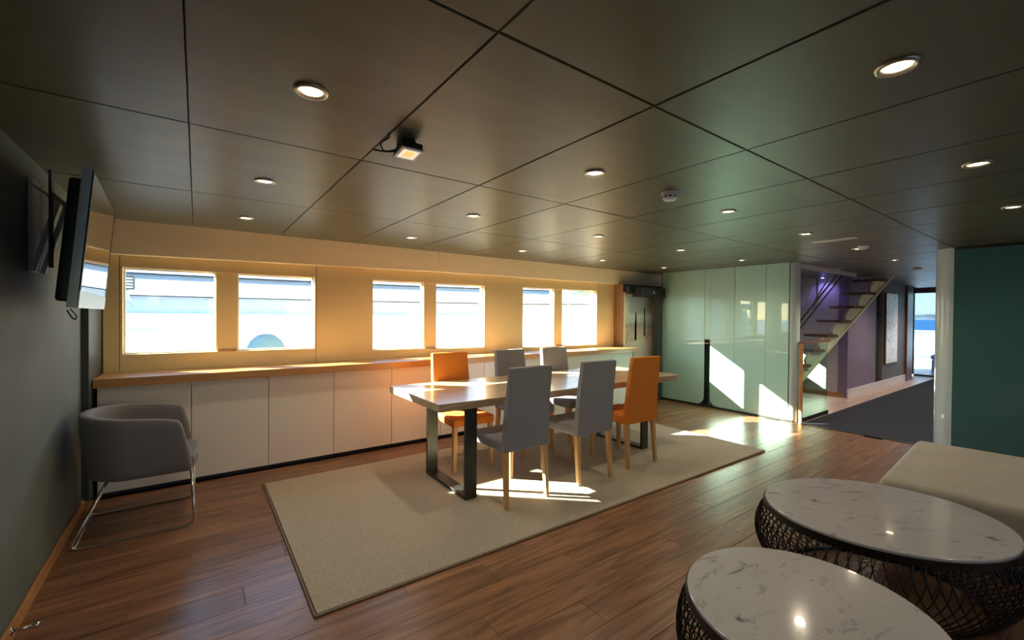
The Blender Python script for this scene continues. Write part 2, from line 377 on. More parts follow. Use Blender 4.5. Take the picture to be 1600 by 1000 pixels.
# sloping coving above the windows, proud of the wall, in three lengths
cz = lambda x: 1.868+.057*min(1, max(0, (x+.6)/3.6))
for a, b in ((-.62, 2.33), (2.334, 5.0), (5.004, 6.9)):
    bm = bmesh.new(); pr = []
    for x in (a, b):
        z = cz(x); pr.append([bm.verts.new(p) for p in ((x, 4.675, H+.01), (x, 4.735, z+.008), (x, 4.742, z), (x, 4.80, z+.004), (x, 4.80, H+.01))])
    A, B = pr
    for i in range(5): bm.faces.new((A[i], A[(i+1) % 5], B[(i+1) % 5], B[i]))
    bm.faces.new(A[::-1]); bm.faces.new(B)
    obj('coving', bm, 'cream2', wb)
for i, (a, b, z0, z1) in enumerate(WIN+[HWIN]):
    bm = bmesh.new(); t = .012; y0, y1 = YW+.06, YW+.10
    add_box(bm, a, a+t, y0, y1, z0, z1); add_box(bm, b-t, b, y0, y1, z0, z1)
    add_box(bm, a+t, b-t, y0, y1, z0, z0+t); add_box(bm, a+t, b-t, y0, y1, z1-t, z1)
    w = structure(obj('window_%d' % (i+1), bm, 'frame'))
    box('window_pane', a+t, b-t, YW+.078, YW+.082, z0+t, z1-t, 'glass', w)
for x0, x1, z in ((.142, .31, 1.047), (2.20, 2.363, .992), (4.28, 4.44, .952)):
    structure(box('trim_%d' % (2+int(x0)), x0+.01, x1-.01, YW+.0, YW+.024, z, z+.018, 'counter', bevel=.003))

# ---- end of the window wall: brown return, dark door with picture
structure(box('wall_return', 5.592, 5.606, 4.625, YW+.01, .905, 1.93, 'brownpan'))
structure(box('door_1', 5.61, 6.95, 4.63, 4.69, 0, 1.93, 'darkgrey', bevel=.004))
structure(box('trim_7', 5.61, 5.64, 4.612, 4.63, .0, 1.80, 'cream2', bevel=.002))
structure(box('trim_8', 6.24, 6.37, 4.42, 4.50, 0, 1.76, 'darkgrey', bevel=.004))
# ---- unseen starboard wall behind the camera; its four windows are added for fill light
bm = bmesh.new(); FILL_WIN = [(.2+1.7*i, .85+1.7*i, 1.05, 1.75) for i in range(4)]
holed(bm, -.85, 6.6, YB-.12, YB, -.01, H+.1, FILL_WIN); structure(obj('wall_right', bm, 'cream'))
for i, (a, b, z0, z1) in enumerate(FILL_WIN):
    bm = bmesh.new(); t = .03
    add_box(bm, a, a+t, YB-.08, YB-.04, z0, z1); add_box(bm, b-t, b, YB-.08, YB-.04, z0, z1); add_box(bm, a+t, b-t, YB-.08, YB-.04, z0, z0+t); add_box(bm, a+t, b-t, YB-.08, YB-.04, z1-t, z1)
    w = structure(obj('window_%d' % (i+8), bm, 'frame')); box('window_pane', a+t, b-t, YB-.062, YB-.058, z0+t, z1-t, 'glass', w)

# ---- glass screens at x = 6.42
def rounded_rect(y0, y1, z0, z1, r, corners):
    pts = []
    for (cy, cz_, sy, sz, on, a0) in ((y0, z0, 1, 1, corners[0], PI), (y1, z0, -1, 1, corners[1], 1.5*PI), (y1, z1, -1, -1, corners[2], 0), (y0, z1, 1, -1, corners[3], .5*PI)):
        if not on: pts.append((cy, cz_)); continue
        for k in range(9):
            t = a0+k/8*PI/2; pts.append((cy+sy*r+r*math.cos(t), cz_+sz*r+r*math.sin(t)))
    return pts
gs = thing('glass_screen', 'pale green frosted glass partition left of the hall opening', 'partition', (XG, 3.4, 0))
def gpart(name, pts, x0, x1, m):
    bm = bmesh.new(); add_prism(bm, [(p[0]-3.4, p[1]) for p in pts], 'x', x0-XG, x1-XG); return obj(name, bm, m, gs)
gpart('frosted_panel', rounded_rect(3.70, 4.46, .03, H-.005, .12, (1, 0, 0, 0)), XG, XG+.012, 'frost')
gpart('frosted_panel', rounded_rect(3.235, 3.60, .03, H-.005, .12, (0, 1, 0, 0)), XG, XG+.012, 'frost')
gpart('frosted_panel', rounded_rect(2.80, 3.231, .03, H-.005, .1, (0, 0, 0, 0)), XG, XG+.012, 'frost')
gpart('frosted_panel', rounded_rect(2.50, 2.796, .03, H-.005, .1, (0, 0, 0, 0)), XG, XG+.012, 'frost')
gpart('clear_strip', [(3.604, .03), (3.696, .03), (3.696, 1.05), (3.604, 1.05)], XG+.002, XG+.010, 'clear')  # clear low down, so the dark-coloured wall behind imitates shade
gpart('frosted_strip', [(3.604, 1.053), (3.696, 1.053), (3.696, H-.005), (3.604, H-.005)], XG+.002, XG+.010, 'frost')  # upper half frosted paler in place of a bright window reflection
gpart('bottom_rail', [(2.44, 0), (4.46, 0), (4.46, .03), (2.44, .03)], XG-.01, XG+.025, 'steel')
bm = bmesh.new(); a = []
for k in range(9):
    t = k/8*PI/2; a.append((.11*(1-math.cos(t)), -.9-.085*math.sin(t)))
pts = a+[(p[0]+.009, p[1]) for p in a[::-1]]
add_prism(bm, pts, 'z', .0, H-.005); obj('curved_end', bm, 'frostedge', gs, smooth=False)
box('edge_profile', .0, .02, -.905, -.893, 0, H-.005, 'steel', gs)
# silver post behind the clear strip and a violet lamp at its head
structure(box('trim_9', 6.50, 6.54, 3.63, 3.66, 0, H, 'silver'))
structure(box('wall_behind', 6.60, 6.63, 2.50, 4.60, 0, H, 'darkgrey'))  # dark colour stands in for shade low in the gap

gs2 = thing('teal_glass_wall', 'dark teal glossy glass panel right of the hall opening behind the ottoman', 'partition', (XG, -.9, 0))
y1 = .945
for a, b in ((-.30, y1), (-1.55, -.305), (-2.4, -1.555), (YB, -2.405)):
    box('teal_panel', 0, .014, a+.9, b+.9, .03, H-.03, 'teal', gs2)
box('top_channel', -.006, .02, YB+.9, y1+.9, H-.03, H, 'steel', gs2); box('bottom_channel', -.006, .02, YB+.9, y1+.9, 0, .03, 'steel', gs2)
bm = bmesh.new(); a = []
for k in range(11):
    t = k/10*PI/2; a.append((.14*(1-math.cos(t)), .9+y1+.014+.145*math.sin(t)))
add_prism(bm, a+[(p[0]+.009, p[1]) for p in a[::-1]], 'z', 0, H-.003); obj('curved_end', bm, 'frostedge', gs2)
box('edge_strip', -.004, .016, .9+y1, .9+y1+.016, 0, H-.003, 'frostedge', gs2)

# ---- hall
structure(box('wall_hall_cross', 9.24, 9.36, 2.70, 4.82, -.01, H, 'hallwhite'))
structure(box('baseboard_hall', 9.215, 9.24, 2.70, 4.6, 0, .075, 'basewood', bevel=.003))
hw = structure(box('wall_hall_left', 9.22, 10.78, 2.66, 2.80, -.01, H, 'lilac'))
structure(box('wall_hall_far', 11.2, 12.86, 2.66, 2.80, -.01, H, 'slate'))
structure(box('wall_hall_recess', 10.78, 11.2, 2.72, 2.80, -.01, H, 'darkgrey'))
structure(box('baseboard_hall_left', 9.20, 12.86, 2.635, 2.66, 0, .15, 'skirt', bevel=.004))
structure(box('trim_10', 12.87, 13.35, 2.62, 2.76, -.01, H, 'dkwood', bevel=.01))
structure(box('wall_hall_right', 6.60, 14.3, .72, .80, -.01, H, 'hallwhite'))
bm = bmesh.new(); add_box(bm, XE, XE+.1, .7, 1.55, -.01, H+.1); add_box(bm, XE, XE+.1, 2.83, 5.0, -.01, H+.1); add_box(bm, XE, XE+.1, 1.55, 2.83, 2.06, H+.1)
structure(obj('wall_hall_end', bm, 'slate'))
bm = bmesh.new(); add_box(bm, XE+.02, XE+.07, 1.55, 1.60, .03, 2.06); add_box(bm, XE+.02, XE+.07, 2.79, 2.83, .03, 2.06); add_box(bm, XE+.02, XE+.07, 1.6, 2.79, .0, .04); add_box(bm, XE+.02, XE+.07, 1.6, 2.79, 2.03, 2.06)
d2 = structure(obj('door_2', bm, 'darkgrey')); box('dimming_pane', XE+.04, XE+.046, 1.60, 2.79, .04, 2.03, 'tint', d2)  # pane added to dim the bright view through the doorway

# ================================================================== OBJECTS
# ---- worktop and cupboards
ct = tag(box('worktop', -.62, 5.66, 4.365, 4.797, .838, .905, 'counter', bevel=.004), 'long orange-brown wooden worktop running under the windows', 'worktop')
cs = [-.605, -.037, .522, 1.081, 1.659, 2.235, 2.815, 3.39, 3.97, 4.545, 5.12, 5.60]
nm = ['white lacquered cupboard in the corner behind the armchair', 'white cupboard just right of the armchair, second from the dark corner', 'white cupboard under the second window, facing the bare floor',
      'white cupboard half behind the near end of the dining table', 'white cupboard behind the near steel table leg', 'white cupboard behind the orange chair nearest the camera', 'white cupboard behind the grey chair beside the far orange one',
      'white cupboard behind the farther row of grey chairs', 'white cupboard under the third pair of windows, its top showing over the table', 'white cupboard behind the far half of the table, second from the worktop end', 'white cupboard at the far end of the worktop beside the dark door']
for i, (a, b) in enumerate(zip(cs, cs[1:])):
    t = thing('cupboard', nm[i], 'cupboard', ((a+b)/2, 4.6, 0), group='white cupboards under the worktop')
    w = (b-a)/2
    box('carcass', -w+.001, w-.001, -.155, .19, .036, .838, 'plinth', t)
    box('door', -w+.0022, w-.0022, -.175, -.156, .036, .832, 'whitecab', t, bevel=.0015)
    box('plinth', -w+.001, w-.001, -.14, .19, 0, .036, 'plinth', t)
    if i == 10: box('end_panel', w-.001, w+.018, -.175, .19, 0, .838, M_['teal'], t, bevel=.001)

# ---- rug
rg = thing('rug', 'large beige woven rug under the dining table', 'rug', (2.63, 3.07, 0))
bm = bmesh.new(); rp = [(-2.19, -.945), (2.175, -.985), (2.205, .96), (-2.19, .96)]
add_prism(bm, [(p[0]*.996, p[1]*.992) for p in rp], 'z', .0012, .014); obj('pile', bm, 'rug', rg, bevel=.003)
bm = bmesh.new(); path = [(x, y, .007) for x, y in rp]
for i in range(4):
    p, q = Vector(path[i]), Vector(path[(i+1) % 4]); add_tube(bm, [p, (p+q)/2, q], .006, 6)
obj('bound_edge', bm, 'rugedge', rg)
RZ = .014
# ---- dining table
dt = thing('dining_table', 'long oak dining table with thick slab top on black steel frames', 'table', (2.86, 3.27, RZ))
def slab():
    bm = bmesh.new(); N = 40; x0, x1, y0, y1 = -1.465, 1.475, -.49, .50
    random.seed(3)
    def wob(t, s): return .006*math.sin(t*9+s)+.004*math.sin(t*23+2*s)
    top = []
    for k in range(N): t = k/N; top.append((x0+(x1-x0)*t, y0+wob(t, 1)))
    for k in range(6): t = k/6; top.append((x1, y0+(y1-y0)*t))
    for k in range(N): t = k/N; top.append((x1-(x1-x0)*t, y1+wob(t, 4)))
    for k in range(6): t = k/6; top.append((x0, y1-(y1-y0)*t))
    add_prism(bm, top, 'z', .687, .746); return bm
obj('tabletop', slab(), 'tabletop', dt, bevel=.004)
for x in (-1.19, .94):
    bm = bmesh.new(); w, t, ya, yb = .05, .025, -.47, .215
    if x > 0: ya, yb = -.44, .245
    add_box(bm, x-w, x+w, ya, ya+t, 0, .687); add_box(bm, x-w, x+w, yb-t, yb, 0, .687)
    add_box(bm, x-w, x+w, ya+t, yb-t, 0, t); add_box(bm, x-w, x+w, ya+t, yb-t, .687-t, .687)
    obj('leg', bm, 'steel', dt, bevel=.0015)

# ---- dining chairs
def make_chair(fab):
    t = thing('dining_chair', '', 'chair')
    # seat: rounded cushion, a little narrower at the back
    bm = bmesh.new()
    vs = add_box(bm, -.215, .215, -.20, .245, .395, .478)
    for v in vs:
        if v.co.y < 0: v.co.x *= .94
        if v.co.y > 0 and v.co.z > .45: v.co.z -= .006
    o = obj('seat', bm, fab, t, bevel=.022, seg=4)
    # backrest: leaning, tapering slab with a soft curve
    bm = bmesh.new(); N = 8; rings = []
    for k in range(N+1):
        s = k/N; z = .40+.615*s; yb = -.235-.055*s**1.4; hw = .208-.018*s; th = .058-.010*s
        rings.append([bm.verts.new(p) for p in ((-hw, yb, z), (hw, yb, z), (hw, yb+th, z), (-hw, yb+th, z))])
    for A, B in zip(rings, rings[1:]):
        for i in range(4): bm.faces.new((A[i], A[(i+1) % 4], B[(i+1) % 4], B[i]))
    bm.faces.new(rings[0][::-1]); bm.faces.new(rings[-1])
    b = obj('backrest', bm, fab, t, bevel=.010, seg=3)
    for hw in (-1, 1):
        bm = bmesh.new(); add_tube(bm, [(hw*.205, -.236, .41), (hw*.197, -.252, .72), (hw*.188, -.289, 1.005)], .003, 6)
        obj('piping', bm, fab, b)
    for sx in (-1, 1):
        for sy in (-1, 1):
            bm = bmesh.new()
            tx, ty = sx*.183, (.212 if sy > 0 else -.207); bx, by = sx*.192, (.222 if sy > 0 else -.238)
            a, c = .021, .0145
            T = [bm.verts.new((tx+i*a, ty+j*a, .40)) for i, j in ((-1, -1), (1, -1), (1, 1), (-1, 1))]
            B = [bm.verts.new((bx+i*c, by+j*c, 0)) for i, j in ((-1, -1), (1, -1), (1, 1), (-1, 1))]
            for i in range(4): bm.faces.new((B[i], B[(i+1) % 4], T[(i+1) % 4], T[i]))
            bm.faces.new(T); bm.faces.new(B[::-1]); obj('leg', bm, 'chairleg', t, bevel=.003)
    return t
GR = 'upholstered chairs around the dining table'
c0 = make_chair('greyfab'); c0['group'] = GR; sw = {M_['greyfab']: M_['orangefab']}
spots = [(1.975, 2.745, .02, 'grey fabric dining chair with its back to the camera, nearest to it', None),
         (2.715, 2.755, -.01, 'grey dining chair standing between the other near grey chair and an orange one', None),
         (3.365, 2.77, -.03, 'orange dining chair at the near long side of the table', sw),
         (2.025, 3.575, PI-.02, 'orange dining chair at the far side of the table, facing the camera', sw),
         (2.775, 3.58, PI+.02, 'grey dining chair on the window side next to the orange chair there', None),
         (3.415, 3.585, PI, 'grey dining chair on the window side, farthest from the camera', None)]
for i, (x, y, r, l, s) in enumerate(spots):
    if i == 0: c0.location = (x, y, RZ); c0.rotation_euler = (0, 0, r); c0['label'] = l
    else: dup(c0, (x, y, RZ), r, l, GR, s)

# ---- tub armchair
ac = thing('tub_armchair', 'grey upholstered tub armchair on thin metal sled legs by the dark wall', 'chair', (-.315, 3.80, 0))
def shell():
    bm = bmesh.new(); pr = []; N = 44
    for k in range(N+1):
        u = -1+2*k/N; a = u*1.0
        # plan: straight arms joined by a round back
        L = .30
        s = u*(L+PI*.27/2+.05)/1.0; arc = PI*.28/2
        if abs(s) <= arc: th = s/.28; px, py = -.02-.24*math.cos(th), .30*math.sin(th); nx, ny = -math.cos(th), math.sin(th)
        else: px, py = -.02+(abs(s)-arc)*.98, math.copysign(.30, s); nx, ny = 0, math.copysign(1, s)
        back = max(0, math.cos(min(abs(s)/.75, PI/2)))
        top = .662+.105*back**1.2; t = .056+.012*back
        e = max(0, (px-.18)/.12)
        lean = .03
        sec = []
        for (o, z) in ((-.012, .362), (0, .40), (lean*.5, .55), (lean, top-.012), (lean-.012, top), (lean-t+.014, top), (lean-t, top-.014), (-t*.9+.004, .55), (-t, .40), (-t, .362)):
            xx = px
            if px > .15: xx = px-(z-.362)*.20*min(1, (px-.15)/.12)
            sec.append(bm.verts.new((xx+nx*o, py+ny*o, z)))
        pr.append(sec)
    for A, B in zip(pr, pr[1:]):
        for i in range(10): bm.faces.new((A[i], A[(i+1) % 10], B[(i+1) % 10], B[i]))
    bm.faces.new(pr[0][::-1]); bm.faces.new(pr[-1]); return bm
obj('backrest', shell(), 'armfab', ac, smooth=True, bevel=0, subsurf=1)
bm = bmesh.new(); pts = []
for k in range(17):
    th = -PI/2+PI*k/16; pts.append((-.02-.20*math.cos(th), .245*math.sin(th)))
pts += [(.30, .245), (.32, .15), (.325, 0), (.32, -.15), (.30, -.245)]
add_prism(bm, pts, 'z', .372, .455); obj('seat', bm, 'armfab', ac, bevel=.02, seg=4)
for s in (-1, 1):
    bm = bmesh.new(); y = s*.265
    add_tube(bm, round_path([(.285, y, .375), (.305, y*1.02, .009), (-.29, y*1.02, .009), (-.125, y*.9, .37)], .05), .0085, 8); obj('leg', bm, 'chrome', ac, smooth=True)
bm = bmesh.new(); add_tube(bm, [(-.27, -.265, .010), (-.27, 0, .010), (-.27, .265, .010)], .0075, 8); obj('crossbar', bm, 'chrome', ac, smooth=True)

# ---- television and its mount
tv = thing('television', 'large flat television tilted out from the dark wall near the ceiling', 'television', (-.403, 3.04, 1.713))
M4 = Matrix.Rotation(math.radians(2.6), 4, 'Z') @ Matrix.Rotation(math.radians(4.8), 4, 'Y')
hw, hh = .49, .297
def tvb(name, x0, x1, y0, y1, z0, z1, m, bevel=0, par=tv): return box(name, x0, x1, y0, y1, z0, z1, m, par, bevel, mtx=M4)
tvb('casing', -.036, -.004, -hw, hw, -hh, hh, 'silver', .003)
tvb('rear_housing', -.085, -.037, -hw*.82, hw*.82, -hh*.92, hh*.9, 'black', .012)
tvb('screen', -.0035, 0, -hw+.018, hw-.012, -hh+.075, hh-.014, 'screen')
fr = tvb('bezel', -.0038, .0015, -hw, hw, -hh, -hh+.074, 'silver', .001)
tvb('side_frame', -.0036, .0015, -hw, -hw+.017, -hh+.075, hh, 'black', .001); tvb('side_frame', -.0036, .0015, hw-.011, hw, -hh+.075, hh, 'black', .001); tvb('top_frame', -.0036, .0015, -hw+.018, hw-.012, hh-.013, hh, 'black', .001)
tm = thing('television_mount', 'grey steel bracket holding the television on the dark wall', 'bracket', (-.64, 3.1, 1.82))
box('wall_plate', -.012, .004, -.07, .05, -.23, .22, 'mount', tm, .002)
for y in (-.10, .06):
    bm = bmesh.new(); add_prism(bm, [(0, -.22), (.018, -.23), (.099, .11), (.084, .125)], 'y', y, y+.022); obj('arm', bm, 'mount', tm, bevel=.002)
bm = bmesh.new(); add_tube(bm, [(.0, -.09, .19), (.06, -.09, .14), (.095, -.09, .10)], .007, 6); obj('strut', bm, 'mount', tm)
for y in (-.30, .26): box('rear_rail', .100, .110, y, y+.04, -.22, .22, 'black', tm, .002)
box('cross_bar', .104, .112, -.26, .26, .10, .125, 'black', tm, .002)
bm = bmesh.new(); add_tube(bm, round_path([(-.47, 2.74, 1.408), (-.45, 2.70, 1.375), (-.43, 2.66, 1.365), (-.42, 2.62, 1.385), (-.435, 2.59, 1.412)], .03), .003, 6)
tag(obj('television_cable', bm, 'black', smooth=True), 'thin loop of black cable under the television corner', 'cable')

# ---- coffee tables
def coffee(label, cx, cy, a, b, rot, loc_z=.40, nw=64):
    t = thing('coffee_table', label, 'table', (cx, cy, 0), rot, 'round marble coffee tables')
    bm = bmesh.new(); add_lathe(bm, [(0, .384), (.985, .384), (1, .387), (1, .397), (.992, .40), (0, .40)], 72)
    for v in bm.verts: v.co.x *= a; v.co.y *= b
    obj('marble_top', bm, 'marble', t, smooth=False)
    bm = bmesh.new(); ring = lambda r, z, w, n=72: add_tube(bm, [(r*a*math.cos(2*PI*k/n), r*b*math.sin(2*PI*k/n), z) for k in range(n)], w, 8, closed=True)
    add_lathe(bm, [(1.016, .360), (1.016, .388), (1.003, .388), (1.003, .383), (.9, .383), (.9, .360), (1.016, .360)], 72)
    for v in bm.verts: v.co.x *= a; v.co.y *= b
    obj('rim', bm, 'wire', t, smooth=False)
    bm = bmesh.new(); n = 60
    def add_loop(r, z, w): add_tube(bm, [(r*a*math.cos(2*PI*k/n), r*b*math.sin(2*PI*k/n), z) for k in range(n)], w, 6, closed=True)
    add_loop(.80, .008, .008); add_loop(.97, .345, .005)
    obj('base_ring', bm, 'wire', t)
    prof = lambda s: (.80+.20*s+.17*math.sin(PI*s)**.8, .008+.35*s)
    bm = bmesh.new(); SEG = 16
    for fam in (-1, 1):
        for k in range(nw):
            p = []
            for i in range(SEG+1):
                s = i/SEG; r, z = prof(s); th = 2*PI*k/nw+fam*(.42*s+.10*math.sin(PI*s)); r += .003*fam/a
                p.append((r*a*math.cos(th), r*b*math.sin(th), z))
            add_tube(bm, p, .0033, 4, cap=False)
    o = obj('wire_basket', bm, 'wire', t, smooth=True); o['kind'] = 'stuff'
    return t
coffee('smaller round marble coffee table nearest the camera on woven black wire base', 1.713, .600, .385, .385, 0, nw=58)
coffee('larger round marble coffee table touching the ottoman, on black wire base', 2.867, .683, .525, .455, math.radians(-40), nw=78)

# ---- ottoman
ot = thing('ottoman', 'large low beige upholstered ottoman bench behind the coffee tables', 'ottoman', (4.12, .06, 0), math.radians(3.5))
bm = bmesh.new(); add_box(bm, -.66, .66, -1.0, .80, .16, .425)
bmesh.ops.subdivide_edges(bm, edges=bm.edges[:], cuts=3, use_grid_fill=True)
for v in bm.verts:
    if v.co.z > .4: v.co.z += .012*(1-(v.co.x/.66)**2)*(1-((v.co.y+.1)/.9)**2)
obj('cushion', bm, 'ottoman', ot, bevel=.05, seg=5)
box('base', -.60, .60, -.94, .74, .07, .159, 'basewood', ot, .004)
for x in (-.55, .49):
    for y in (-.9, .64): box('leg', x, x+.06, y, y+.06, 0, .07, 'basewood', ot, .004)

# ---- downlights
def downlight(loc, label, r=.054, light=True, group='ceiling downlights'):
    t = thing('downlight', label, 'light', loc, group=group)
    bm = bmesh.new(); add_lathe(bm, [(.64, 0), (.70, -.004), (.80, -.009), (.96, -.008), (1.0, -.002), (1.0, .001)], 32)
    for v in bm.verts: v.co.x *= r; v.co.y *= r
    obj('trim_ring', bm, 'nickel', t, smooth=True)
    bm = bmesh.new(); add_lathe(bm, [(0, -.0045), (.4, -.004), (.64, -.002), (.66, .001), (0, .001)], 28)
    for v in bm.verts: v.co.x *= r; v.co.y *= r
    obj('lens', bm, 'lens', t, smooth=True)
    return t
def bulb(t, power=LAMP_W, col=(1, .84, .62)):
    l = bpy.data.lights.new('bulb', 'SPOT'); l.energy = power; l.color = col; l.spot_size = math.radians(140); l.spot_blend = .9; l.shadow_soft_size = .035
    o = bpy.data.objects.new('bulb', l); COL.objects.link(o); o.parent = t; o.location = (0, 0, -.02)
LX = [.31, 1.68, 3.035, 4.38, 5.75]; LY = [.375, 1.583, 2.81, 3.975]
rown = ['the row over the coffee tables', 'the row in front of the dining table', 'the row above the dining table', 'the row nearest the windows']
ordn = ['first', 'second', 'third', 'fourth', 'fifth']
d0 = None
def add_dl(x, y, label):
    global d0
    if d0 is None: d0 = downlight((x, y, H), label); t = d0
    else: t = dup(d0, (x, y, H), 0, label)
    return t
made = []
for j, y in enumerate(LY):
    for i, x in enumerate(LX):
        if (j == 0 and i in (0,)) or (j == 1 and i == 4): pass
        made.append(add_dl(x, y, 'warm downlight, %s from the television wall in %s' % (ordn[i], rown[j])))
for j, y in enumerate((-.85, -2.05)):
    for i, x in enumerate(LX): made.append(add_dl(x, y, 'added warm fill downlight unseen behind the camera, %s from the television wall, row %s' % (ordn[i], 'beyond the coffee tables' if j == 0 else 'by the starboard windows')))  # unseen downlights, added to supply fill light
made.append(add_dl(7.19, 1.60, 'small downlight in the hall ceiling just beyond the opening'))
made.append(add_dl(9.9, 1.60, 'small downlight in the hall ceiling by the stair head'))
made.append(add_dl(12.4, 1.60, 'small downlight in the hall ceiling before the end door'))
for t in made: bulb(t, LAMP_W*(5.5 if t.location.x > 7 else .35 if t.location.y < 1 else .8))

# ---- ceiling fittings
fd = thing('floodlight', 'small square work floodlight with black bracket hanging from the ceiling', 'light', (.74, 1.79, H))
box('bracket', -.035, .03, -.02, .05, -.022, 0, 'black', fd, .004)
Mx = Matrix.Translation((0, 0, -.042)) @ Matrix.Rotation(math.radians(-6), 4, 'X')
box('housing', -.046, .046, -.052, .052, -.010, .020, 'black', fd, .004, mtx=Mx)
bm = bmesh.new()
for q in ((-.05, .05, -.057, -.043), (-.05, .05, .043, .057), (-.05, -.038, -.043, .043), (.038, .05, -.043, .043)): add_box(bm, *q, -.016, -.010, Mx)
obj('front_frame', bm, 'white', fd)
box('glass', -.038, .038, -.043, .043, -.013, -.0105, mat('floodlight_glass', (.75, .72, .62), .2, emit=(1, .9, .7), es=.5), fd, mtx=Mx)
box('led_chip', -.018, .020, -.026, .024, -.0145, -.013, mat('yellow_led_chip', (.75, .48, .12), .4, emit=(1, .65, .2), es=.6), fd, mtx=Mx)
bm = bmesh.new()
add_tube(bm, round_path([(-.03, .03, -.03), (-.09, .05, -.05), (-.12, .02, -.03), (-.09, -.02, -.01), (-.10, -.04, .0)], .04), .0035, 6)
add_tube(bm, round_path([(-.03, .0, -.045), (-.08, .03, -.055), (-.135, .05, -.05)], .03), .004, 6)
obj('wire', bm, 'black', fd, smooth=True)

sd = thing('smoke_detector', 'white round smoke detector on the ceiling in front of the table', 'smoke detector', (2.31, 1.56, H))
bm = bmesh.new(); add_lathe(bm, [(.052, 0), (.052, -.012), (.046, -.018), (.046, -.018)], 36); obj('base', bm, 'white', sd, smooth=True)
bm = bmesh.new(); add_lathe(bm, [(.045, -.018), (.044, -.034), (.034, -.046), (0, -.048)], 36); obj('cover', bm, 'white', sd, smooth=True)
bm = bmesh.new()
for k in range(10):
    a = 2*PI*k/10; add_box(bm, .0405, .0445, -.007, .007, -.032, -.024, Matrix.Rotation(a, 4, 'Z'))
obj('slot', bm, 'black', sd)

def slot(x, y, l, w, label, rz=0):
    t = thing('linear_vent', label, 'vent', (x, y, H), rz)
    bm = bmesh.new(); add_box(bm, -w/2, w/2, -l/2, l/2, -.006, 0); obj('frame', bm, 'white', t, bevel=.002)
    for k in (-1, 0, 1): box('blade', k*w*.28-.004, k*w*.28+.004, -l/2+.01, l/2-.01, -.010, -.0062, 'frame', t)
slot(4.93, 1.55, .36, .10, 'long white slot vent in the ceiling before the hall opening')
slot(7.88, 2.55, .34, .10, 'white slot vent in the hall ceiling above the stair rail')
for x, y, l in ((5.6, 1.5, 'white dome sensor on the ceiling before the hall opening'), (8.6, 1.65, 'small white dome sensor on the hall ceiling')):
    bm = bmesh.new(); add_lathe(bm, [(.05, 0), (.05, -.012), (.035, -.03), (0, -.038)], 28)
    tag(obj('dome_sensor', bm, 'white', smooth=True, loc=(x, y, H)), l, 'sensor')

# violet led puck above the screen and under the stair head
for x, y, l in ((6.47, 3.65, 'small violet lamp over the frosted glass partition'), (9.12, 3.02, 'violet lamp on the ceiling behind the stairs')):
    t = thing('violet_lamp', l, 'light', (x, y, H))
    bm = bmesh.new(); add_lathe(bm, [(.03, 0), (.03, -.02), (.026, -.024)], 20); obj('ring', bm, 'silver', t)
    bm = bmesh.new(); add_lathe(bm, [(.026, -.024), (.018, -.032), (0, -.034)], 20); obj('lens', bm, 'led', t)
    bulb(t, 5 if x > 7 else 1.5, (.35, .28, 1)); 
    for c in t.children:
        if c.type == 'LIGHT': c.location = (0, 0, -.05)

# ---- picture on the dark door, sign box over it, thermostat
pc = thing('beach_picture', 'tall picture of beach posts and dune grass on the dark door', 'picture', (6.02, 4.628, 1.245))
pm_ = picture_mat('beach_print', [(0.0, (.62, .56, .46)), (.25, (.82, .74, .60)), (.46, (.60, .52, .38)), (.53, (.34, .38, .32)), (.57, (.50, .58, .52)), (.75, (.66, .72, .66)), (1, (.52, .58, .54))], noise=.22, scale=7, zmul=.97, zoff=.40)
bm = bmesh.new(); add_box(bm, -.385, .385, -.008, 0, -.515, .515); obj('print', bm, pm_, pc)
bm = bmesh.new()
for x, z0, z1, w in ((-.10, -.22, .22, .024), (.13, -.18, .30, .021), (-.105, -.24, .1, .028)): add_prism(bm, [(x-w, z0), (x+w, z0), (x+w*.7, z1), (x-w*.7, z1)], 'y', -.0092, -.0082)
obj('painted_post', bm, 'darkgrey', pc)
bm = bmesh.new(); random.seed(11)
for k in range(70):
    x = random.choice((random.uniform(-.36, -.14), random.uniform(.16, .36))); z = random.uniform(-.32, -.02); l = random.uniform(.05, .13); dx = random.uniform(-.05, .05)
    add_prism(bm, [(x, z), (x+.006, z), (x+dx, z+l)], 'y', -.0090, -.0082)
o = obj('painted_grass', bm, mat('print_grass', (.16, .12, .07), .6), pc)
bm = bmesh.new()
for q in ((-.40, .40, .515, .53), (-.40, .40, -.53, -.515), (-.40, -.385, -.515, .515), (.385, .40, -.515, .515)): add_box(bm, q[0], q[1], -.014, 0, q[2], q[3])
obj('frame', bm, 'cream2', pc)
sb = thing('sign_box', 'black rectangular sign box above the picture', 'sign box', (6.04, 4.44, 1.795))
box('housing', -.30, .315, -.08, .108, -.075, .075, 'black', sb, .004); box('face', -.28, .295, -.082, -.0805, -.06, .06, M_['black'], sb)
bm = bmesh.new(); add_box(bm, -.02, .02, -.0835, -.0825, -.02, .02); obj('indicator', bm, M_['silver'], sb)
structure(box('trim_11', 5.64, 6.36, 4.55, 4.628, 1.77, 1.90, 'darkgrey', bevel=.003))
th = thing('thermostat', 'small round thermostat on the brown return beside the last window', 'thermostat', (5.588, 4.71, 1.37))
box('plate', -.006, .003, -.035, .035, -.04, .04, 'brownpan', th, .002)
bm = bmesh.new(); add_lathe(bm, [(.016, 0), (.016, .01), (0, .012)], 20); bmesh.ops.transform(bm, matrix=Matrix.Rotation(-PI/2, 4, 'Y'), verts=bm.verts[:]); o = obj('dial', bm, 'nickel', th, loc=(-.006, 0, 0))

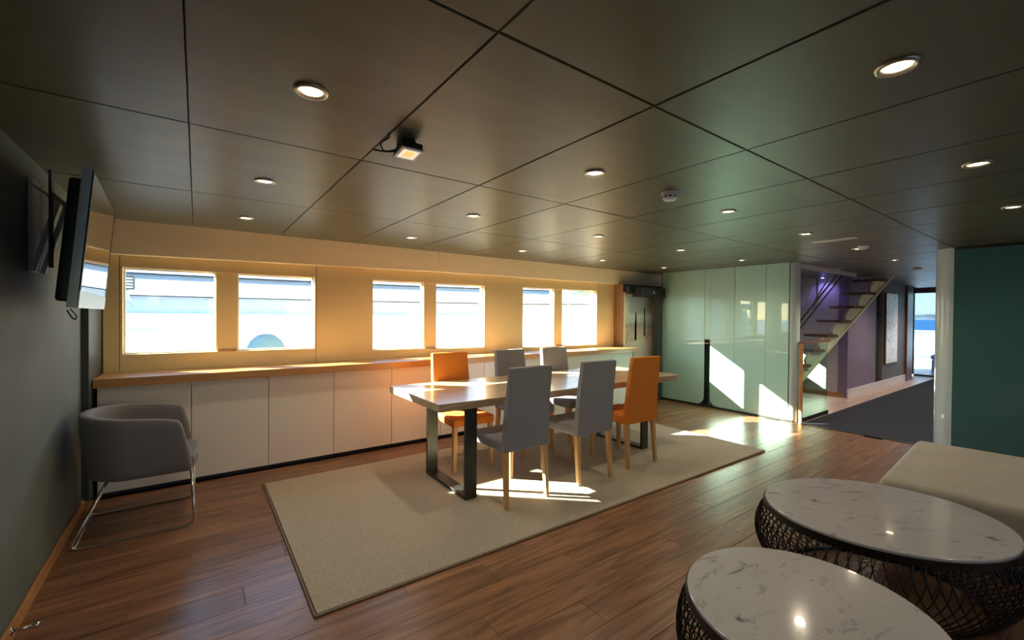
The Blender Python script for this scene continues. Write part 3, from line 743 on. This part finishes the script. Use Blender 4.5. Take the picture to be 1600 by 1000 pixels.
# ---- door stop
ds = thing('door_stop', 'chrome door stop rod sticking out of the baseboard', 'door stop', (-.61, 2.71, .045))
bm = bmesh.new(); add_tube(bm, [(-.03, 0, 0), (.0, 0, 0), (.035, 0, 0)], .006, 10); obj('rod', bm, 'chrome', ds, smooth=True)
bm = bmesh.new(); add_tube(bm, [(.035, 0, 0), (.04, 0, 0), (.056, 0, 0), (.06, 0, 0)], [.009, .013, .013, .009], 12); obj('tip', bm, 'chrome', ds, smooth=True)
bm = bmesh.new(); add_tube(bm, [(-.03, 0, 0), (-.022, 0, 0)], .018, 14); obj('flange', bm, 'chrome', ds, smooth=True)

# ---- stair with guard rail
D = Vector((1.1, -.36, 0)).normalized(); N_ = Vector((-D.y, D.x, 0))
st = thing('staircase', 'open stair with dark wooden treads on a pale sawtooth steel stringer in the hall', 'staircase', (8.3, 2.59, 0))
st.rotation_euler = (0, 0, math.atan2(D.y, D.x))
run, rise = 1.157, .94
tz = [(i*run/4, 1.132+i*rise/4) for i in range(-4, 6)]
tz = [(a, b) for a, b in tz if b < 2.2]
for s, z in tz:
    box('tread', s-.15, s+.10, -.01, .385, z-.040, z+.004, 'dkwood', st, .004)
bm = bmesh.new(); s0, z0 = tz[0]; s1, z1 = tz[-1]; k = rise/run
lo = [(s0-.12, z0-.30), (s1+.14, z1-.30+(s1+.14-s0+.12)*0+.20)]
poly = []
for s, z in tz: poly += [(s-.14, z-.023), (s+.09, z-.023), (s+.03, z+.02 if False else z-.023+.0), ]
saw = []
for i, (s, z) in enumerate(tz):
    saw += [(s-.12, z-.024), (s+.095, z-.024)]
    if i < len(tz)-1: saw += [(s+.055, z+.05), (s+.075, z+.10)]
bot = [(s1+.16, z1-.02), (s1+.16, z1-.10), (s0-.05, z0-.28), (s0-.14, z0-.28)]
add_prism(bm, saw+bot, 'y', .05, .09); obj('stringer', bm, 'stringer', st)
bm = bmesh.new(); off = .0
add_prism(bm, [(s0-.10, z0-.30), (s0-.04, z0-.30), (s1+.34, z1+.075), (s1+.31, z1+.095)], 'y', .03, .049); obj('side_plate', bm, 'stringer', st)
bm = bmesh.new(); pts = [(0, .42), (0, .42)]
for h in (.50, .62):
    add_tube(bm, [(tz[0][0]+.1-.0, .40, tz[0][1]+h-.28), (tz[-1][0]-.3, .40, tz[-1][1]+h-.42+.1)], .014, 8)
obj('hand_rail', bm, 'chrome', st)
# far guard rail and post
gr = thing('stair_guard', 'slanting chrome guard rail with a post beyond the stairs', 'railing', (8.9, 3.1, 0))
bm = bmesh.new(); add_tube(bm, [(0, -.02, 1.40), (0, -.25, 1.72)], .015, 8); add_tube(bm, [(0, -.0, 1.44), (0, -.40, 2.13)], .013, 8)
bm.free(); bm = bmesh.new()
add_tube(bm, [(0, .15, 1.32), (0, -.07, 1.60), (0, -.07, 2.14)], .016, 8); add_tube(bm, [(.02, .15, 1.36), (.02, -.26, 2.14)], .013, 8); add_tube(bm, [(.02, .15, 1.62), (.02, -.04, 2.14)], .013, 8)
obj('rail', bm, 'skirt', gr, smooth=True)
structure(box('trim_12', 6.62, 8.9, 2.46, 2.49, 2.09, 2.147, 'skirt'))

bl = thing('glass_balustrade', 'glass balustrade with dark wooden handrail and oak post by the opening', 'balustrade', (6.49, 2.385, 0.0))
box('post', 0, .034, -.02, .018, 0, 1.055, 'railwood', bl, .006)
box('hand_rail', .0, .97, -.028, .028, 1.056, 1.085, 'dkwood', bl, .006)
box('glass_panel', .05, .93, -.005, .005, .06, 1.03, 'clear', bl)
bm = bmesh.new()
for z in (.2, .8): add_box(bm, .034, .06, -.01, .01, z, z+.04)
obj('clamp', bm, 'chrome', bl)
box('base_channel', .034, .97, -.012, .012, 0, .06, 'steel', bl, .002)

ap = thing('wall_art', 'tall narrow pale abstract picture on the hall wall', 'picture', (11.72, 2.655, 1.2))
am = picture_mat('abstract_print', [(0, (.95, .90, .86)), (.50, (.92, .86, .82)), (.54, (.45, .38, .36)), (.57, (.94, .88, .84)), (.78, (.70, .64, .62)), (1, (.95, .92, .90))], noise=1.1, scale=3.0, zmul=.10, zoff=-.02)
box('canvas', -.40, .40, -.03, 0, -.72, .72, am, ap); box('side_edge', -.42, -.401, -.032, 0, -.73, .73, 'dkwood', ap)
so_ = thing('wall_socket', 'black and white socket plate on the grey hall wall', 'socket', (9.236, 2.76, .56))
box('plate', -.006, .002, -.045, .045, -.045, .045, 'white', so_, .002); box('insert', -.009, -.0065, -.035, .02, -.035, .035, 'black', so_, .002)

# ================================================================== OUTSIDE
sea = structure(box('sea', -600, 2500, -900, 900, -1.7, -1.6, 'sea'))
def hill(name, cx, cy, w, h, label):
    bm = bmesh.new(); n = 48; f = []; random.seed(int(cx+cy))
    ph = [random.uniform(0, 6) for _ in range(4)]
    for k in range(n+1):
        t = k/n; z = h*math.sin(PI*t)**1.3*(.75+.18*math.sin(5*t+ph[0])+.1*math.sin(13*t+ph[1])+.05*math.sin(31*t+ph[2])); f.append((t, max(.1, z)))
    R = []
    for t, z in f: R.append([bm.verts.new((-60, (t-.5)*w, 0)), bm.verts.new((-20, (t-.5)*w, z*.6)), bm.verts.new((0, (t-.5)*w, z)), bm.verts.new((30, (t-.5)*w, z*.6)), bm.verts.new((60, (t-.5)*w, 0))])
    for A, B in zip(R, R[1:]):
        for i in range(4): bm.faces.new((A[i], A[i+1], B[i+1], B[i]))
        bm.faces.new((A[4], A[0], B[0], B[4]))
    o = obj(name, bm, 'hill', smooth=True, loc=(cx, cy, -1.65)); tag(o, label, 'hill')
hill('island', 1500, 235, 330, 17, 'hazy grey island on the horizon beyond the end door')
# aft deck seen through the end door
structure(box('floor_aft_deck', XE+.1, 19.5, -1, 5.5, -.12, -.02, 'deck'))
bw = thing('deck_bulwark', 'white curved bulwark closing the aft deck beyond the end door', 'bulwark', (19.5, 2.5, 0))
box('panel', 0, .12, -3.5, 3, -.02, .95, 'boat', bw, .02); box('cap_rail', -.05, .17, -3.5, 3, .95, 1.02, 'cushion', bw, .02)
sf = thing('deck_sofa', 'white cushioned bench on the aft deck beyond the end door', 'sofa', (17.2, 2.85, 0))
box('base', -.4, .5, -.55, .8, -.02, .30, 'boat', sf, .02); box('seat_cushion', -.42, .4, -.57, .8, .305, .46, 'cushion', sf, .05); box('back_cushion', .41, .58, -.55, .8, .305, .85, 'cushion', sf, .05)
tb = thing('deck_pouf', 'white upholstered box seat on the aft deck beyond the end door', 'pouf', (16.3, 2.45, 0))
box('body', -.35, .35, -.22, .30, -.02, .30, 'boat', tb, .02); box('cushion', -.37, .37, -.24, .32, .305, .44, 'cushion', tb, .04)
# neighbouring yacht
ya = thing('motor_yacht', 'white motor yacht moored alongside, filling the view through the windows', 'yacht', (3, 9, -1.6))
def strip(name, secs, m, par=ya, x0=-9, x1=9.5, curve=.0):
    bm = bmesh.new(); n = 20; R = []
    for k in range(n+1):
        t = k/n; x = x0+(x1-x0)*t; rise_ = curve*((t-.35)**2)
        R.append([bm.verts.new((x, y, z+rise_)) for y, z in secs])
    m_ = len(secs)
    for A, B in zip(R, R[1:]):
        for i in range(m_): bm.faces.new((A[i], A[(i+1) % m_], B[(i+1) % m_], B[i]))
    bm.faces.new(R[0][::-1]); bm.faces.new(R[-1]); return obj(name, bm, m, par, smooth=False)
strip('hull', [(-.05, 0), (3, 0), (3, 2.98), (-.35, 2.98), (-.33, 2.6), (-.15, 1.5)], 'boat', curve=.25)
strip('side_deck', [(-1.4, 1.70), (-.2, 1.70), (-.2, 1.76), (-1.4, 1.76)], 'boat')
strip('rubbing_strake', [(-.40, 2.72), (-.30, 2.72), (-.30, 2.76), (-.40, 2.76)], 'boatshade', curve=.25)
strip('deck_band', [(-.1, 2.985), (2.9, 2.985), (2.9, 3.26), (.0, 3.26)], 'boatshade', curve=.3)
strip('upper_side', [(-.25, 3.27), (2.8, 3.27), (2.8, 3.52), (-.15, 3.52)], 'boat', curve=.35)
strip('roof_band', [(.25, 3.53), (2.6, 3.53), (2.6, 3.63), (.35, 3.63)], 'boatshade', x0=-8, x1=8, curve=.35)
strip('hardtop', [(.1, 3.64), (2.6, 3.64), (2.4, 3.80), (.4, 3.80)], 'boat', x0=-8, x1=8, curve=.35)
vb = thing('vent_box', 'dark grey vent box seen in the corner of the first window', 'vent', (-.79, 8.0, 1.70))
box('body', -.085, .085, -.06, .06, .02, .21, 'darkgrey', vb, .008)
bm = bmesh.new()
for k in range(4): add_box(bm, -.07, .07, -.066, -.0605, .04+.04*k, .06+.04*k)
obj('louvre', bm, 'mount', vb); bm = bmesh.new(); add_tube(bm, [(0, 0, .02), (0, .2, -.1), (0, .75, -.2)], .02, 8); obj('stay', bm, 'mount', vb)
dm = thing('radar_dome', 'grey green dome with a short mast seen through the second window', 'dome', (.905, 8.0, .56))
bm = bmesh.new(); add_lathe(bm, [(.27, -.39), (.29, .15), (.28, .27), (.22, .40), (.12, .49), (0, .52)], 32); obj('dome', bm, 'fender', dm, smooth=True)
bm = bmesh.new(); add_tube(bm, [(0, 0, .50), (-.02, 0, .62), (-.03, 0, .84)], [.045, .02, .012], 8); add_box(bm, -.07, .01, -.02, .02, .80, .84); obj('mast', bm, 'mount', dm)
cn = ya; CM = Matrix.Translation((4.9, -1.0, 3.5))
bm = bmesh.new(); add_prism(bm, [(-.55, .02), (-.2, .17), (.6, .20), (1.2, .12), (.6, .02)], 'y', -.4, .5); bmesh.ops.transform(bm, matrix=CM, verts=bm.verts[:]); obj('canopy', bm, M_['teal'], cn, bevel=.02)
bm = bmesh.new(); add_tube(bm, [(-.3, 0, .03), (-.3, .2, -1.74)], .015, 8); add_tube(bm, [(.9, 0, .03), (.9, .2, -1.74)], .015, 8); bmesh.ops.transform(bm, matrix=CM, verts=bm.verts[:]); obj('canopy_pole', bm, 'chrome', cn)
